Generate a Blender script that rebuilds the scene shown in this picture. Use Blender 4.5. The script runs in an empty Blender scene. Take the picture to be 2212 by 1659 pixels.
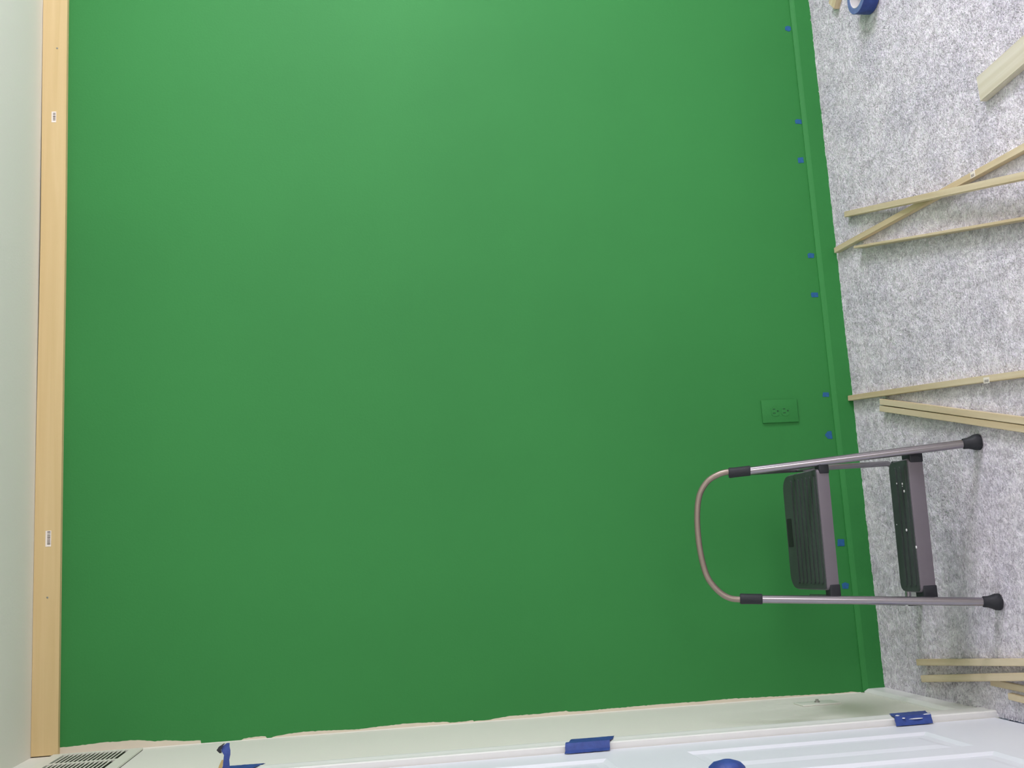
import bpy, bmesh, math, random
import numpy as np
from mathutils import Vector, Matrix, noise

scene = bpy.context.scene
COL = scene.collection
random.seed(7)
ROOM_W, ROOM_D, ROOM_H = 3.60, 4.3, 2.44

# ------------------------------------------------------------------ camera
cam_data = bpy.data.cameras.new('camera')
cam = bpy.data.objects.new('camera', cam_data)
COL.objects.link(cam)
scene.camera = cam
R = Matrix(((-0.05674616, 0.98454832, -0.16566373),
            (-0.13050005, -0.17182202, -0.97644607),
            (-0.98982302, -0.03379044, 0.13823384)))
M4 = R.to_4x4()
M4.translation = (0.43705, -3.18639, 1.52514)
cam.matrix_world = M4
cam_data.sensor_fit = 'HORIZONTAL'
cam_data.sensor_width = 36.0
cam_data.lens = 2326.716 / 2212 * 36.0
cam_data.clip_start = 0.02

# ------------------------------------------------------------------ world, lights, exposure
world = bpy.data.worlds.new('world')
scene.world = world
world.use_nodes = True
bg = world.node_tree.nodes['Background']
bg.inputs['Color'].default_value = (0.55, 0.72, 1.0, 1)
bg.inputs['Strength'].default_value = 0.6
scene.view_settings.view_transform = 'Standard'
scene.view_settings.look = 'None'
scene.view_settings.gamma = 1.0
scene.view_settings.use_curve_mapping = False
scene.view_settings.exposure = 0.0

WIN_Y0, WIN_Y1, WIN_Z0, WIN_Z1 = -1.90, -1.10, 0.90, 2.0


def area(name, loc, direction, sx, sy, power, color, spread=None):
    d = bpy.data.lights.new(name, 'AREA')
    d.shape = 'RECTANGLE'
    d.size, d.size_y = sx, sy
    d.energy = power
    d.color = color
    if spread:
        d.spread = spread
    o = bpy.data.objects.new(name, d)
    COL.objects.link(o)
    o.location = loc
    o.rotation_euler = Vector(direction).to_track_quat('-Z', 'Y').to_euler()
    return o


# daylight arriving through the window in the right wall and the one behind the photographer
area('window_daylight', (ROOM_W + 0.14, (WIN_Y0 + WIN_Y1) / 2, (WIN_Z0 + WIN_Z1) / 2),
     (-1, 0, 0), WIN_Y1 - WIN_Y0, WIN_Z1 - WIN_Z0, 108, (0.91, 0.87, 1.0))
area('window_daylight', (1.9, -ROOM_D - 0.14, 1.45),
     (0, 1, 0), 1.4, 1.2, 45, (1.0, 0.91, 0.95))


# ------------------------------------------------------------------ material helpers
def lin(r, g, b):
    def f(c):
        c /= 255.0
        return c / 12.92 if c <= 0.04045 else ((c + 0.055) / 1.055) ** 2.4
    return (f(r), f(g), f(b), 1)


def mat(name, color, rough=0.6, metal=0.0, spec=0.5, var=0.0, scale=(8, 8, 8), detail=4,
        color2=None, bump=0.0, bump_scale=None, coat=0.0, bump_dist=0.002):
    m = bpy.data.materials.new(name)
    m.use_nodes = True
    nt = m.node_tree
    b = nt.nodes['Principled BSDF']
    b.inputs['Base Color'].default_value = color
    b.inputs['Roughness'].default_value = rough
    b.inputs['Metallic'].default_value = metal
    b.inputs['Specular IOR Level'].default_value = spec
    b.inputs['Coat Weight'].default_value = coat
    tc = nt.nodes.new('ShaderNodeTexCoord')
    if color2 is not None or var:
        mp = nt.nodes.new('ShaderNodeMapping')
        mp.inputs['Scale'].default_value = scale
        nt.links.new(tc.outputs['Object'], mp.inputs['Vector'])
        n = nt.nodes.new('ShaderNodeTexNoise')
        n.inputs['Scale'].default_value = 1.0
        n.inputs['Detail'].default_value = detail
        nt.links.new(mp.outputs['Vector'], n.inputs['Vector'])
        rp = nt.nodes.new('ShaderNodeValToRGB')
        rp.color_ramp.elements[0].position = 0.35
        rp.color_ramp.elements[1].position = 0.65
        c2 = color2 if color2 is not None else tuple(c * (1 - var) for c in color[:3]) + (1,)
        rp.color_ramp.elements[0].color = c2
        rp.color_ramp.elements[1].color = color
        nt.links.new(n.outputs['Fac'], rp.inputs['Fac'])
        nt.links.new(rp.outputs['Color'], b.inputs['Base Color'])
    if bump:
        n2 = nt.nodes.new('ShaderNodeTexNoise')
        mp2 = nt.nodes.new('ShaderNodeMapping')
        mp2.inputs['Scale'].default_value = bump_scale or (200, 200, 200)
        nt.links.new(tc.outputs['Object'], mp2.inputs['Vector'])
        n2.inputs['Scale'].default_value = 1.0
        n2.inputs['Detail'].default_value = 3
        nt.links.new(mp2.outputs['Vector'], n2.inputs['Vector'])
        bp = nt.nodes.new('ShaderNodeBump')
        bp.inputs['Strength'].default_value = bump
        bp.inputs['Distance'].default_value = bump_dist
        nt.links.new(n2.outputs['Fac'], bp.inputs['Height'])
        nt.links.new(bp.outputs['Normal'], b.inputs['Normal'])
    return m


MAT = {}
MAT['green'] = mat('green_wall_paint', lin(53, 134, 66), 0.62, spec=0.28, color2=lin(50, 129, 63),
                   scale=(1.3, 1.3, 1.3), bump=0.35, bump_scale=(160, 160, 160), bump_dist=0.0008)
MAT['primer'] = mat('bare_primer_wall', lin(222, 212, 192), 0.75, var=0.04, scale=(20, 20, 20))
MAT['white_wall'] = mat('white_wall_paint', lin(226, 226, 214), 0.6, spec=0.35, bump=0.3,
                        bump_scale=(150, 150, 150), bump_dist=0.0008)
MAT['ceiling'] = mat('ceiling_paint', lin(226, 226, 214), 0.85, spec=0.2, bump=0.25,
                     bump_scale=(120, 120, 120), bump_dist=0.001)
MAT['trim'] = mat('white_gloss_trim', lin(236, 236, 232), 0.35, spec=0.5, var=0.02, scale=(3, 3, 30))
MAT['door'] = mat('white_door_paint', lin(230, 233, 240), 0.4, spec=0.5, var=0.02, scale=(4, 4, 4))
MAT['blue_tape'] = mat('blue_painters_tape', lin(50, 76, 150), 0.55, color2=lin(40, 62, 130),
                       scale=(60, 60, 60), bump=0.5, bump_scale=(250, 250, 250), bump_dist=0.001)
MAT['blue_dot'] = mat('blue_tape_bit', lin(32, 100, 156), 0.6, color2=lin(26, 86, 138), scale=(120, 120, 120))
MAT['tape_side'] = mat('blue_tape_roll_side', lin(110, 126, 176), 0.5, color2=lin(96, 112, 164), scale=(40, 40, 40))
MAT['core'] = mat('cardboard_core', lin(214, 212, 212), 0.8, var=0.06, scale=(50, 50, 50))
MAT['tube'] = mat('grey_tube_steel', lin(156, 151, 158), 0.24, metal=0.85, spec=0.5)
MAT['tube_handle'] = mat('pewter_tube_steel', lin(150, 136, 126), 0.38, metal=0.6, spec=0.5)
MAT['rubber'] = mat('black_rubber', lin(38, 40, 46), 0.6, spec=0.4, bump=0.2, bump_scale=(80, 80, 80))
MAT['tread_plastic'] = mat('grey_tread_plastic', lin(112, 106, 114), 0.45, spec=0.4, var=0.05, scale=(12, 12, 12))
MAT['tread_rubber'] = mat('dark_ribbed_tread', lin(66, 74, 72), 0.5, spec=0.45, var=0.15, scale=(14, 14, 14))
MAT['white_spot'] = mat('dried_white_paint', lin(235, 235, 235), 0.5)
MAT['paper'] = mat('label_paper', lin(240, 232, 222), 0.6)
MAT['ink'] = mat('label_ink', lin(96, 88, 84), 0.7)
MAT['duct_shade'] = mat('painted_duct_shade', lin(40, 42, 30), 0.8)
MAT['vent'] = mat('white_vent_enamel', lin(226, 226, 212), 0.45)
MAT['brass'] = mat('brass_hinge', lin(190, 150, 70), 0.35, metal=0.9)
MAT['metal'] = mat('steel_jack', lin(165, 165, 160), 0.35, metal=0.8)
MAT['plate'] = mat('ivory_plate', lin(224, 226, 214), 0.4)
MAT['tape_back'] = mat('tape_sticky_side', lin(206, 178, 112), 0.6, var=0.2, scale=(60, 60, 60))


def wood(name, c1, c2, grain=1.0):
    m = bpy.data.materials.new(name)
    m.use_nodes = True
    nt = m.node_tree
    b = nt.nodes['Principled BSDF']
    b.inputs['Roughness'].default_value = 0.62
    b.inputs['Specular IOR Level'].default_value = 0.3
    tc = nt.nodes.new('ShaderNodeTexCoord')
    oi = nt.nodes.new('ShaderNodeObjectInfo')
    ad = nt.nodes.new('ShaderNodeVectorMath')
    ad.operation = 'ADD'
    sc = nt.nodes.new('ShaderNodeVectorMath')
    sc.operation = 'SCALE'
    cb = nt.nodes.new('ShaderNodeCombineXYZ')
    for i in range(3):
        nt.links.new(oi.outputs['Random'], cb.inputs[i])
    nt.links.new(cb.outputs[0], sc.inputs[0])
    sc.inputs['Scale'].default_value = 7.0
    nt.links.new(tc.outputs['Object'], ad.inputs[0])
    nt.links.new(sc.outputs[0], ad.inputs[1])
    mp = nt.nodes.new('ShaderNodeMapping')
    mp.inputs['Scale'].default_value = (1.6, 46, 46)
    nt.links.new(ad.outputs[0], mp.inputs['Vector'])
    n = nt.nodes.new('ShaderNodeTexNoise')
    n.inputs['Scale'].default_value = 1.0
    n.inputs['Detail'].default_value = 6
    n.inputs['Distortion'].default_value = 0.6
    nt.links.new(mp.outputs['Vector'], n.inputs['Vector'])
    rp = nt.nodes.new('ShaderNodeValToRGB')
    rp.color_ramp.elements[0].position = 0.3
    rp.color_ramp.elements[1].position = 0.3 + 0.4 / grain
    rp.color_ramp.elements[0].color = c2
    rp.color_ramp.elements[1].color = c1
    nt.links.new(n.outputs['Fac'], rp.inputs['Fac'])
    nt.links.new(rp.outputs['Color'], b.inputs['Base Color'])
    bp = nt.nodes.new('ShaderNodeBump')
    bp.inputs['Strength'].default_value = 0.2
    bp.inputs['Distance'].default_value = 0.0006
    nt.links.new(n.outputs['Fac'], bp.inputs['Height'])
    nt.links.new(bp.outputs['Normal'], b.inputs['Normal'])
    return m


MAT['pine'] = wood('raw_pine', lin(226, 212, 184), lin(204, 184, 148))
MAT['pine_board'] = wood('smooth_pine_board', lin(218, 194, 144), lin(209, 184, 132))
MAT['pine_pale'] = wood('pale_pine_board', lin(222, 216, 200), lin(206, 198, 176))


def carpet_material():
    m = bpy.data.materials.new('pale_grey_carpet')
    m.use_nodes = True
    nt = m.node_tree
    b = nt.nodes['Principled BSDF']
    b.inputs['Roughness'].default_value = 0.95
    b.inputs['Specular IOR Level'].default_value = 0.1
    b.inputs['Sheen Weight'].default_value = 0.15
    tc = nt.nodes.new('ShaderNodeTexCoord')
    mix = None

    def nz(scale, det, c0, c1, p0, p1):
        n = nt.nodes.new('ShaderNodeTexNoise')
        n.inputs['Scale'].default_value = scale
        n.inputs['Detail'].default_value = det
        nt.links.new(tc.outputs['Object'], n.inputs['Vector'])
        r = nt.nodes.new('ShaderNodeValToRGB')
        r.color_ramp.elements[0].position = p0
        r.color_ramp.elements[1].position = p1
        r.color_ramp.elements[0].color = c0
        r.color_ramp.elements[1].color = c1
        nt.links.new(n.outputs['Fac'], r.inputs['Fac'])
        return n, r
    n1, r1 = nz(26, 5, lin(240, 235, 240), lin(253, 249, 255), 0.32, 0.6)
    n2, r2 = nz(260, 3, lin(236, 236, 238), lin(255, 255, 255), 0.3, 0.7)
    n3, r3 = nz(6.5, 3, lin(241, 241, 244), lin(255, 255, 255), 0.36, 0.62)
    mx = nt.nodes.new('ShaderNodeMix')
    mx.data_type = 'RGBA'
    mx.blend_type = 'MULTIPLY'
    mx.inputs['Factor'].default_value = 1.0
    nt.links.new(r1.outputs['Color'], mx.inputs['A'])
    nt.links.new(r2.outputs['Color'], mx.inputs['B'])
    mx3 = nt.nodes.new('ShaderNodeMix')
    mx3.data_type = 'RGBA'
    mx3.blend_type = 'MULTIPLY'
    mx3.inputs['Factor'].default_value = 1.0
    nt.links.new(mx.outputs['Result'], mx3.inputs['A'])
    nt.links.new(r3.outputs['Color'], mx3.inputs['B'])
    nt.links.new(mx3.outputs['Result'], b.inputs['Base Color'])
    bp = nt.nodes.new('ShaderNodeBump')
    bp.inputs['Strength'].default_value = 0.6
    bp.inputs['Distance'].default_value = 0.003
    nt.links.new(n2.outputs['Fac'], bp.inputs['Height'])
    nt.links.new(bp.outputs['Normal'], b.inputs['Normal'])
    return m


MAT['carpet'] = carpet_material()


def glass_material():
    m = bpy.data.materials.new('window_glass')
    m.use_nodes = True
    nt = m.node_tree
    nt.nodes.remove(nt.nodes['Principled BSDF'])
    out = nt.nodes['Material Output']
    t = nt.nodes.new('ShaderNodeBsdfTransparent')
    g = nt.nodes.new('ShaderNodeBsdfGlossy')
    g.inputs['Roughness'].default_value = 0.02
    mx = nt.nodes.new('ShaderNodeMixShader')
    mx.inputs['Fac'].default_value = 0.06
    nt.links.new(t.outputs[0], mx.inputs[1])
    nt.links.new(g.outputs[0], mx.inputs[2])
    nt.links.new(mx.outputs[0], out.inputs['Surface'])
    return m


MAT['glass'] = glass_material()


# ------------------------------------------------------------------ mesh helpers
def new_bm():
    return bmesh.new()


def finish(name, bm, m, parent=None, smooth=False, mats=None):
    bmesh.ops.recalc_face_normals(bm, faces=bm.faces)
    me = bpy.data.meshes.new(name)
    bm.to_mesh(me)
    bm.free()
    if mats:
        for k in mats:
            me.materials.append(MAT[k])
    else:
        me.materials.append(MAT[m])
    if smooth:
        for p in me.polygons:
            p.use_smooth = True
        try:
            me.set_sharp_from_angle(angle=math.radians(38))
        except Exception:
            pass
    o = bpy.data.objects.new(name, me)
    COL.objects.link(o)
    if parent:
        o.parent = parent
    return o


def box(bm, x0, x1, y0, y1, z0, z1, bevel=0.0, mi=0, seg=2):
    vs = [bm.verts.new((x, y, z)) for x in (x0, x1) for y in (y0, y1) for z in (z0, z1)]
    idx = [(0, 1, 3, 2), (4, 6, 7, 5), (0, 4, 5, 1), (2, 3, 7, 6), (0, 2, 6, 4), (1, 5, 7, 3)]
    fs = [bm.faces.new([vs[i] for i in f]) for f in idx]
    for f in fs:
        f.material_index = mi
    if bevel:
        es = list({e for f in fs for e in f.edges})
        bmesh.ops.bevel(bm, geom=es, offset=bevel, segments=seg, affect='EDGES', profile=0.6)
    return fs


def tube(bm, pts, r, n=16, caps=True, closed=False):
    pts = [Vector(p) for p in pts]
    radii = r if isinstance(r, (list, tuple)) else [r] * len(pts)
    rings = []
    N = len(pts)
    t0 = (pts[1] - pts[0]).normalized()
    up = Vector((0, 0, 1)) if abs(t0.z) < 0.9 else Vector((0, 1, 0))
    nrm = t0.cross(up).normalized()
    prev = t0
    for i in range(N):
        if i == 0:
            t = t0
        elif i == N - 1:
            t = (pts[i] - pts[i - 1]).normalized()
        else:
            t = ((pts[i + 1] - pts[i]).normalized() + (pts[i] - pts[i - 1]).normalized()).normalized()
        q = prev.rotation_difference(t)
        nrm = (q @ nrm).normalized()
        prev = t
        bn = t.cross(nrm).normalized()
        rings.append([bm.verts.new(pts[i] + (nrm * math.cos(a) + bn * math.sin(a)) * radii[i])
                      for a in [2 * math.pi * k / n for k in range(n)]])
    for a, b in zip(rings, rings[1:]):
        for k in range(n):
            bm.faces.new((a[k], a[(k + 1) % n], b[(k + 1) % n], b[k]))
    if caps:
        bm.faces.new(rings[0][::-1])
        bm.faces.new(rings[-1])


def catmull(pts, sub=6):
    P = [Vector(p) for p in pts]
    P = [P[0] * 2 - P[1]] + P + [P[-1] * 2 - P[-2]]
    out = []
    for i in range(1, len(P) - 2):
        for s in range(sub):
            t = s / sub
            a, b, c, d = P[i - 1], P[i], P[i + 1], P[i + 2]
            out.append(0.5 * ((2 * b) + (c - a) * t + (2 * a - 5 * b + 4 * c - d) * t * t +
                              (3 * b - a - 3 * c + d) * t ** 3))
    out.append(P[-2])
    return out


def prism(bm, poly, z0, z1, mi=0):
    """extrude a polygon given in xy between z0 and z1"""
    lo = [bm.verts.new((x, y, z0)) for x, y in poly]
    hi = [bm.verts.new((x, y, z1)) for x, y in poly]
    n = len(poly)
    f = [bm.faces.new(lo[::-1]), bm.faces.new(hi)]
    for i in range(n):
        f.append(bm.faces.new((lo[i], lo[(i + 1) % n], hi[(i + 1) % n], hi[i])))
    for g in f:
        g.material_index = mi
    return f


def sweep_profile(bm, prof, a, b, axis_u, axis_v, mi=0):
    """straight moulding: profile points (u, v) swept from a to b"""
    a, b = Vector(a), Vector(b)
    U, V = Vector(axis_u), Vector(axis_v)
    A = [bm.verts.new(a + U * u + V * v) for u, v in prof]
    B = [bm.verts.new(b + U * u + V * v) for u, v in prof]
    n = len(prof)
    for i in range(n):
        bm.faces.new((A[i], A[(i + 1) % n], B[(i + 1) % n], B[i])).material_index = mi
    bm.faces.new(A[::-1]).material_index = mi
    bm.faces.new(B).material_index = mi


def thing(name, label, cat, loc=(0, 0, 0), group=None):
    o = bpy.data.objects.new(name, None)
    COL.objects.link(o)
    o.location = loc
    o.empty_display_size = 0.05
    o['label'] = label
    o['category'] = cat
    if group:
        o['group'] = group
    return o


def tag(o, label, cat, group=None):
    o['label'] = label
    o['category'] = cat
    if group:
        o['group'] = group
    return o


def struct(name, bm, m, smooth=False, mats=None):
    o = finish(name, bm, m, None, smooth, mats)
    o['kind'] = 'structure'
    return o


def local(o, loc):
    """move a mesh's origin to loc while its geometry stays in place"""
    o.data.transform(Matrix.Translation(-Vector(loc)))
    o.location = loc
    return o


# ------------------------------------------------------------------ room shell
EDGE = [(0.0194, 2.44), (0.0194, 2.3739), (0.0197, 2.3381), (0.0219, 2.2966), (0.0244, 2.2574), (0.0233, 2.2134),
        (0.0242, 2.1848), (0.0219, 2.1542), (0.0161, 2.1205), (0.0171, 2.0916), (0.0109, 2.0423), (0.0095, 1.9983),
        (0.0004, 1.9972), (0.0004, 1.9729), (0.0009, 1.9505), (0.0006, 1.9205), (0.0004, 1.8918), (0.0058, 1.8821),
        (0.0080, 1.848), (0.0071, 1.823), (0.0014, 1.8188), (0.0024, 1.8074), (0.0064, 1.7887), (0.0105, 1.7451),
        (0.0110, 1.6993), (0.0093, 1.6295), (0.0066, 1.5594), (0.0088, 1.536), (0.0108, 1.4748), (0.0125, 1.4361),
        (0.0100, 1.3562), (0.0078, 1.3162), (0.0049, 1.3084), (0.0069, 1.2427), (0.0041, 1.2398), (0.0049, 1.1976),
        (0.0109, 1.1367), (0.0106, 1.0543), (0.0132, 0.9712), (0.0101, 0.9637), (0.0090, 0.916), (0.0098, 0.8726),
        (0.0115, 0.709), (0.0105, 0.5823), (0.0115, 0.47), (0.0080, 0.325), (0.0040, 0.1616), (0.0050, 0.0955),
        (0.0012, 0.0717), (0.0015, 0.0404), (0.0036, 0.0), (0.0036, -0.03)]


def roughen(pts):
    out = []
    for (x0, z0), (x1, z1) in zip(pts, pts[1:]):
        n = max(1, int(abs(z1 - z0) / 0.006))
        for i in range(n):
            t = i / n
            x = x0 + (x1 - x0) * t + (random.random() - 0.5) * 0.0012 + \
                0.0008 * noise.noise(Vector((z0 * 60 + i * 0.7, 0, 0)))
            out.append((max(0.0003, x), z0 + (z1 - z0) * t))
    out.append(pts[-1])
    return out


E2 = roughen(EDGE)
bm = new_bm()
front_l, front_e, front_r = [], [], []
for x, z in E2:
    front_l.append(bm.verts.new((0, 0, z)))
    front_e.append(bm.verts.new((x, 0, z)))
    front_r.append(bm.verts.new((ROOM_W, 0, z)))
for i in range(len(E2) - 1):
    bm.faces.new((front_l[i], front_e[i], front_e[i + 1], front_l[i + 1])).material_index = 1
    bm.faces.new((front_e[i], front_r[i], front_r[i + 1], front_e[i + 1])).material_index = 0
tl, tr = bm.verts.new((0, 0.1, ROOM_H)), bm.verts.new((ROOM_W, 0.1, ROOM_H))
bl, br = bm.verts.new((0, 0.1, -0.03)), bm.verts.new((ROOM_W, 0.1, -0.03))
bm.faces.new((tl, tr, br, bl)).material_index = 1
bm.faces.new([front_l[0], front_e[0], front_r[0], tr, tl]).material_index = 1
bm.faces.new([front_l[-1], front_e[-1], front_r[-1], br, bl]).material_index = 1
bm.faces.new(front_l + [bl, tl]).material_index = 1
bm.faces.new(front_r + [br, tr]).material_index = 1
struct('wall_back', bm, None, mats=['green', 'primer'])

# left wall with the door opening left free
DY0, DY1, DZ = -0.606, -1.322, 2.035
bm = new_bm()
box(bm, -0.1, 0, DY0, 0.1, -0.03, ROOM_H)
box(bm, -0.1, 0, -ROOM_D, DY1, -0.03, ROOM_H)
box(bm, -0.1, 0, DY1, DY0, DZ, ROOM_H)
struct('wall_left', bm, 'white_wall')

bm = new_bm()
box(bm, ROOM_W, ROOM_W + 0.12, -ROOM_D, WIN_Y0, -0.03, ROOM_H)
box(bm, ROOM_W, ROOM_W + 0.12, WIN_Y1, 0.1, -0.03, ROOM_H)
box(bm, ROOM_W, ROOM_W + 0.12, WIN_Y0, WIN_Y1, -0.03, WIN_Z0)
box(bm, ROOM_W, ROOM_W + 0.12, WIN_Y0, WIN_Y1, WIN_Z1, ROOM_H)
struct('wall_right', bm, 'white_wall')

bm = new_bm()
box(bm, -0.1, 1.2, -ROOM_D - 0.12, -ROOM_D, -0.03, ROOM_H)
box(bm, 2.6, ROOM_W + 0.12, -ROOM_D - 0.12, -ROOM_D, -0.03, ROOM_H)
box(bm, 1.2, 2.6, -ROOM_D - 0.12, -ROOM_D, -0.03, 0.85)
box(bm, 1.2, 2.6, -ROOM_D - 0.12, -ROOM_D, 2.05, ROOM_H)
struct('wall_front', bm, 'white_wall')

bm = new_bm()
box(bm, -0.1, ROOM_W + 0.12, -ROOM_D - 0.12, 0.1, ROOM_H, ROOM_H + 0.08)
struct('ceiling', bm, 'ceiling')


def window(name, make):
    bm = new_bm()
    make(bm, 'frame')
    w = struct(name, bm, 'trim')
    bm = new_bm()
    make(bm, 'pane')
    finish('pane', bm, 'glass', w)


def win_right(bm, what):
    y0, y1, z0, z1, x0, x1 = WIN_Y0, WIN_Y1, WIN_Z0, WIN_Z1, ROOM_W + 0.03, ROOM_W + 0.08
    if what == 'frame':
        t = 0.045
        box(bm, x0, x1, y0, y0 + t, z0, z1)
        box(bm, x0, x1, y1 - t, y1, z0, z1)
        box(bm, x0, x1, y0 + t, y1 - t, z0, z0 + t)
        box(bm, x0, x1, y0 + t, y1 - t, z1 - t, z1)
        zc = (z0 + z1) / 2
        box(bm, x0, x1, y0 + t, y1 - t, zc - 0.02, zc + 0.02)
    else:
        box(bm, x0 + 0.022, x0 + 0.026, y0 + 0.045, y1 - 0.045, z0 + 0.045, z1 - 0.045)


def win_front(bm, what):
    x0, x1, z0, z1, y0, y1 = 1.2, 2.6, 0.85, 2.05, -ROOM_D - 0.08, -ROOM_D - 0.03
    if what == 'frame':
        t = 0.045
        box(bm, x0, x0 + t, y0, y1, z0, z1)
        box(bm, x1 - t, x1, y0, y1, z0, z1)
        box(bm, x0 + t, x1 - t, y0, y1, z0, z0 + t)
        box(bm, x0 + t, x1 - t, y0, y1, z1 - t, z1)
        xc = (x0 + x1) / 2
        box(bm, xc - 0.02, xc + 0.02, y0, y1, z0 + t, z1 - t)
    else:
        box(bm, x0 + 0.045, x1 - 0.045, y0 + 0.022, y0 + 0.026, z0 + 0.045, z1 - 0.045)


window('window_1', win_right)
window('window_2', win_front)


# ---- carpeted floor: fine displaced pile near the camera's view, coarse behind
def value_noise(nx, ny, cell_x, cell_y, rng):
    gx, gy = int(nx / cell_x) + 3, int(ny / cell_y) + 3
    g = rng.random((gx, gy))
    X = np.arange(nx) / cell_x
    Y = np.arange(ny) / cell_y
    xi, yi = X.astype(int), Y.astype(int)
    xf, yf = X - xi, Y - yi
    xf = xf * xf * (3 - 2 * xf)
    yf = yf * yf * (3 - 2 * yf)
    a = g[np.ix_(xi, yi)]
    b = g[np.ix_(xi + 1, yi)]
    c = g[np.ix_(xi, yi + 1)]
    d = g[np.ix_(xi + 1, yi + 1)]
    return (a * (1 - xf)[:, None] + b * xf[:, None]) * (1 - yf)[None] + \
           (c * (1 - xf)[:, None] + d * xf[:, None]) * yf[None]


def make_floor():
    rng = np.random.default_rng(3)
    step = 0.0036
    x0, x1, y0, y1 = 0.0, 2.5, -1.32, 0.012
    nx, ny = int((x1 - x0) / step) + 1, int((y1 - y0) / step) + 1
    h = 0.36 * value_noise(nx, ny, 3.6, 7, rng) + 0.26 * value_noise(nx, ny, 1.8, 3.2, rng) + \
        0.18 * rng.random((nx, ny)) + 0.30 * value_noise(nx, ny, 18, 28, rng)
    z = -0.005 + h * 0.0055
    xs = np.linspace(x0, x1, nx)
    ys = np.linspace(y0, y1, ny)
    jx = (rng.random((nx, ny)) - 0.5) * step * 0.5
    co = np.stack([xs[:, None] + jx, np.repeat(ys[None], nx, 0) + jx.T[:1].mean(), z], -1).reshape(-1, 3)
    i, j = np.meshgrid(np.arange(nx - 1), np.arange(ny - 1), indexing='ij')
    a = (i * ny + j).ravel()
    quads = np.stack([a, a + ny, a + ny + 1, a + 1], -1)
    n0 = len(co)
    # tufts of pile: short bent blades standing out of the base
    nb = 230000
    bx = rng.uniform(0.001, 2.42, nb)
    by = rng.uniform(-1.12, -0.0125, nb)
    fx = np.clip(((bx - x0) / step).astype(int), 0, nx - 1)
    fy = np.clip(((by - y0) / (ys[1] - ys[0])).astype(int), 0, ny - 1)
    bz = z[fx, fy] - 0.001
    cl = value_noise(nx, ny, 4, 7, rng)[fx, fy]
    ang = -1.3 + (cl - 0.5) * 2.4 + rng.normal(0, 0.5, nb)
    ln = rng.uniform(0.004, 0.0085, nb)
    up_ = rng.uniform(0.0010, 0.0034, nb)
    wd = rng.uniform(0.0006, 0.0012, nb)
    dx, dy = np.cos(ang), np.sin(ang)
    tipy = np.minimum(by + dy * ln, -0.0122)
    tipx = np.maximum(bx + dx * ln, 0.0125)
    P0 = np.stack([bx - dy * wd, by + dx * wd, bz], -1)
    P1 = np.stack([bx + dy * wd, by - dx * wd, bz], -1)
    mx_, my_ = bx + dx * ln * 0.45, by + dy * ln * 0.45
    P2 = np.stack([mx_ + dy * wd, my_ - dx * wd, bz + up_ * 0.85], -1)
    P3 = np.stack([mx_ - dy * wd, my_ + dx * wd, bz + up_ * 0.85], -1)
    P4 = np.stack([tipx + dy * wd * 0.5, tipy - dx * wd * 0.5, bz + up_], -1)
    P5 = np.stack([tipx - dy * wd * 0.5, tipy + dx * wd * 0.5, bz + up_], -1)
    for Pq in (P0, P1, P2, P3, P4, P5):
        Pq[:, 1] = np.minimum(Pq[:, 1], -0.0121)
    blades = np.stack([P0, P1, P2, P3, P4, P5], 1).reshape(-1, 3)
    k = np.arange(nb)[:, None] * 6 + n0
    qb = np.concatenate([k + np.array([[0, 1, 2, 3]]), k + np.array([[3, 2, 4, 5]])])
    co = np.concatenate([co, blades])
    quads = np.concatenate([quads, qb])
    n0 = len(co)
    # coarse remainder of the floor and its underside
    extra = np.array([(-0.1, -ROOM_D - 0.12, -0.008), (ROOM_W + 0.12, -ROOM_D - 0.12, -0.008),
                      (ROOM_W + 0.12, y0, -0.008), (-0.1, y0, -0.008),
                      (x1, y0, -0.008), (x1, 0.1, -0.008), (ROOM_W + 0.12, 0.1, -0.008),
                      (-0.1, -ROOM_D - 0.12, -0.06), (ROOM_W + 0.12, -ROOM_D - 0.12, -0.06),
                      (ROOM_W + 0.12, 0.1, -0.06), (-0.1, 0.1, -0.06)], float)
    co = np.concatenate([co, extra])
    q2 = np.array([(0, 1, 2, 3), (4, 2, 6, 5), (7, 10, 9, 8), (7, 8, 1, 0), (8, 9, 6, 1), (7, 0, 3, 10)]) + n0
    quads = np.concatenate([quads, q2])
    me = bpy.data.meshes.new('floor')
    me.vertices.add(len(co))
    me.vertices.foreach_set('co', co.ravel())
    me.loops.add(quads.size)
    me.loops.foreach_set('vertex_index', quads.ravel().astype(np.int32))
    me.polygons.add(len(quads))
    me.polygons.foreach_set('loop_start', np.arange(0, quads.size, 4, dtype=np.int32))
    me.polygons.foreach_set('loop_total', np.full(len(quads), 4, dtype=np.int32))
    me.update()
    me.validate()
    me.polygons.foreach_set('use_smooth', np.ones(len(me.polygons), bool))
    me.materials.append(MAT['carpet'])
    o = bpy.data.objects.new('floor', me)
    COL.objects.link(o)
    o['kind'] = 'structure'


make_floor()

# ---- baseboards
BASE = [(0, -0.02), (0, 0.064), (0.004, 0.064), (0.0055, 0.0625), (0.0105, 0.054), (0.012, 0.050), (0.012, -0.02)]
bm = new_bm()
sweep_profile(bm, BASE, (0.002, 0, 0), (ROOM_W, 0, 0), (0, -1, 0), (0, 0, 1))
struct('baseboard_back', bm, 'green')
bm = new_bm()
sweep_profile(bm, BASE, (0, -0.0121, 0), (0, -0.530, 0), (1, 0, 0), (0, 0, 1))
sweep_profile(bm, BASE, (0, -1.399, 0), (0, -ROOM_D, 0), (1, 0, 0), (0, 0, 1))
struct('baseboard_left', bm, 'trim')
bm = new_bm()
sweep_profile(bm, BASE, (ROOM_W, -0.012, 0), (ROOM_W, -ROOM_D, 0), (-1, 0, 0), (0, 0, 1))
struct('baseboard_right', bm, 'trim')

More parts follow.
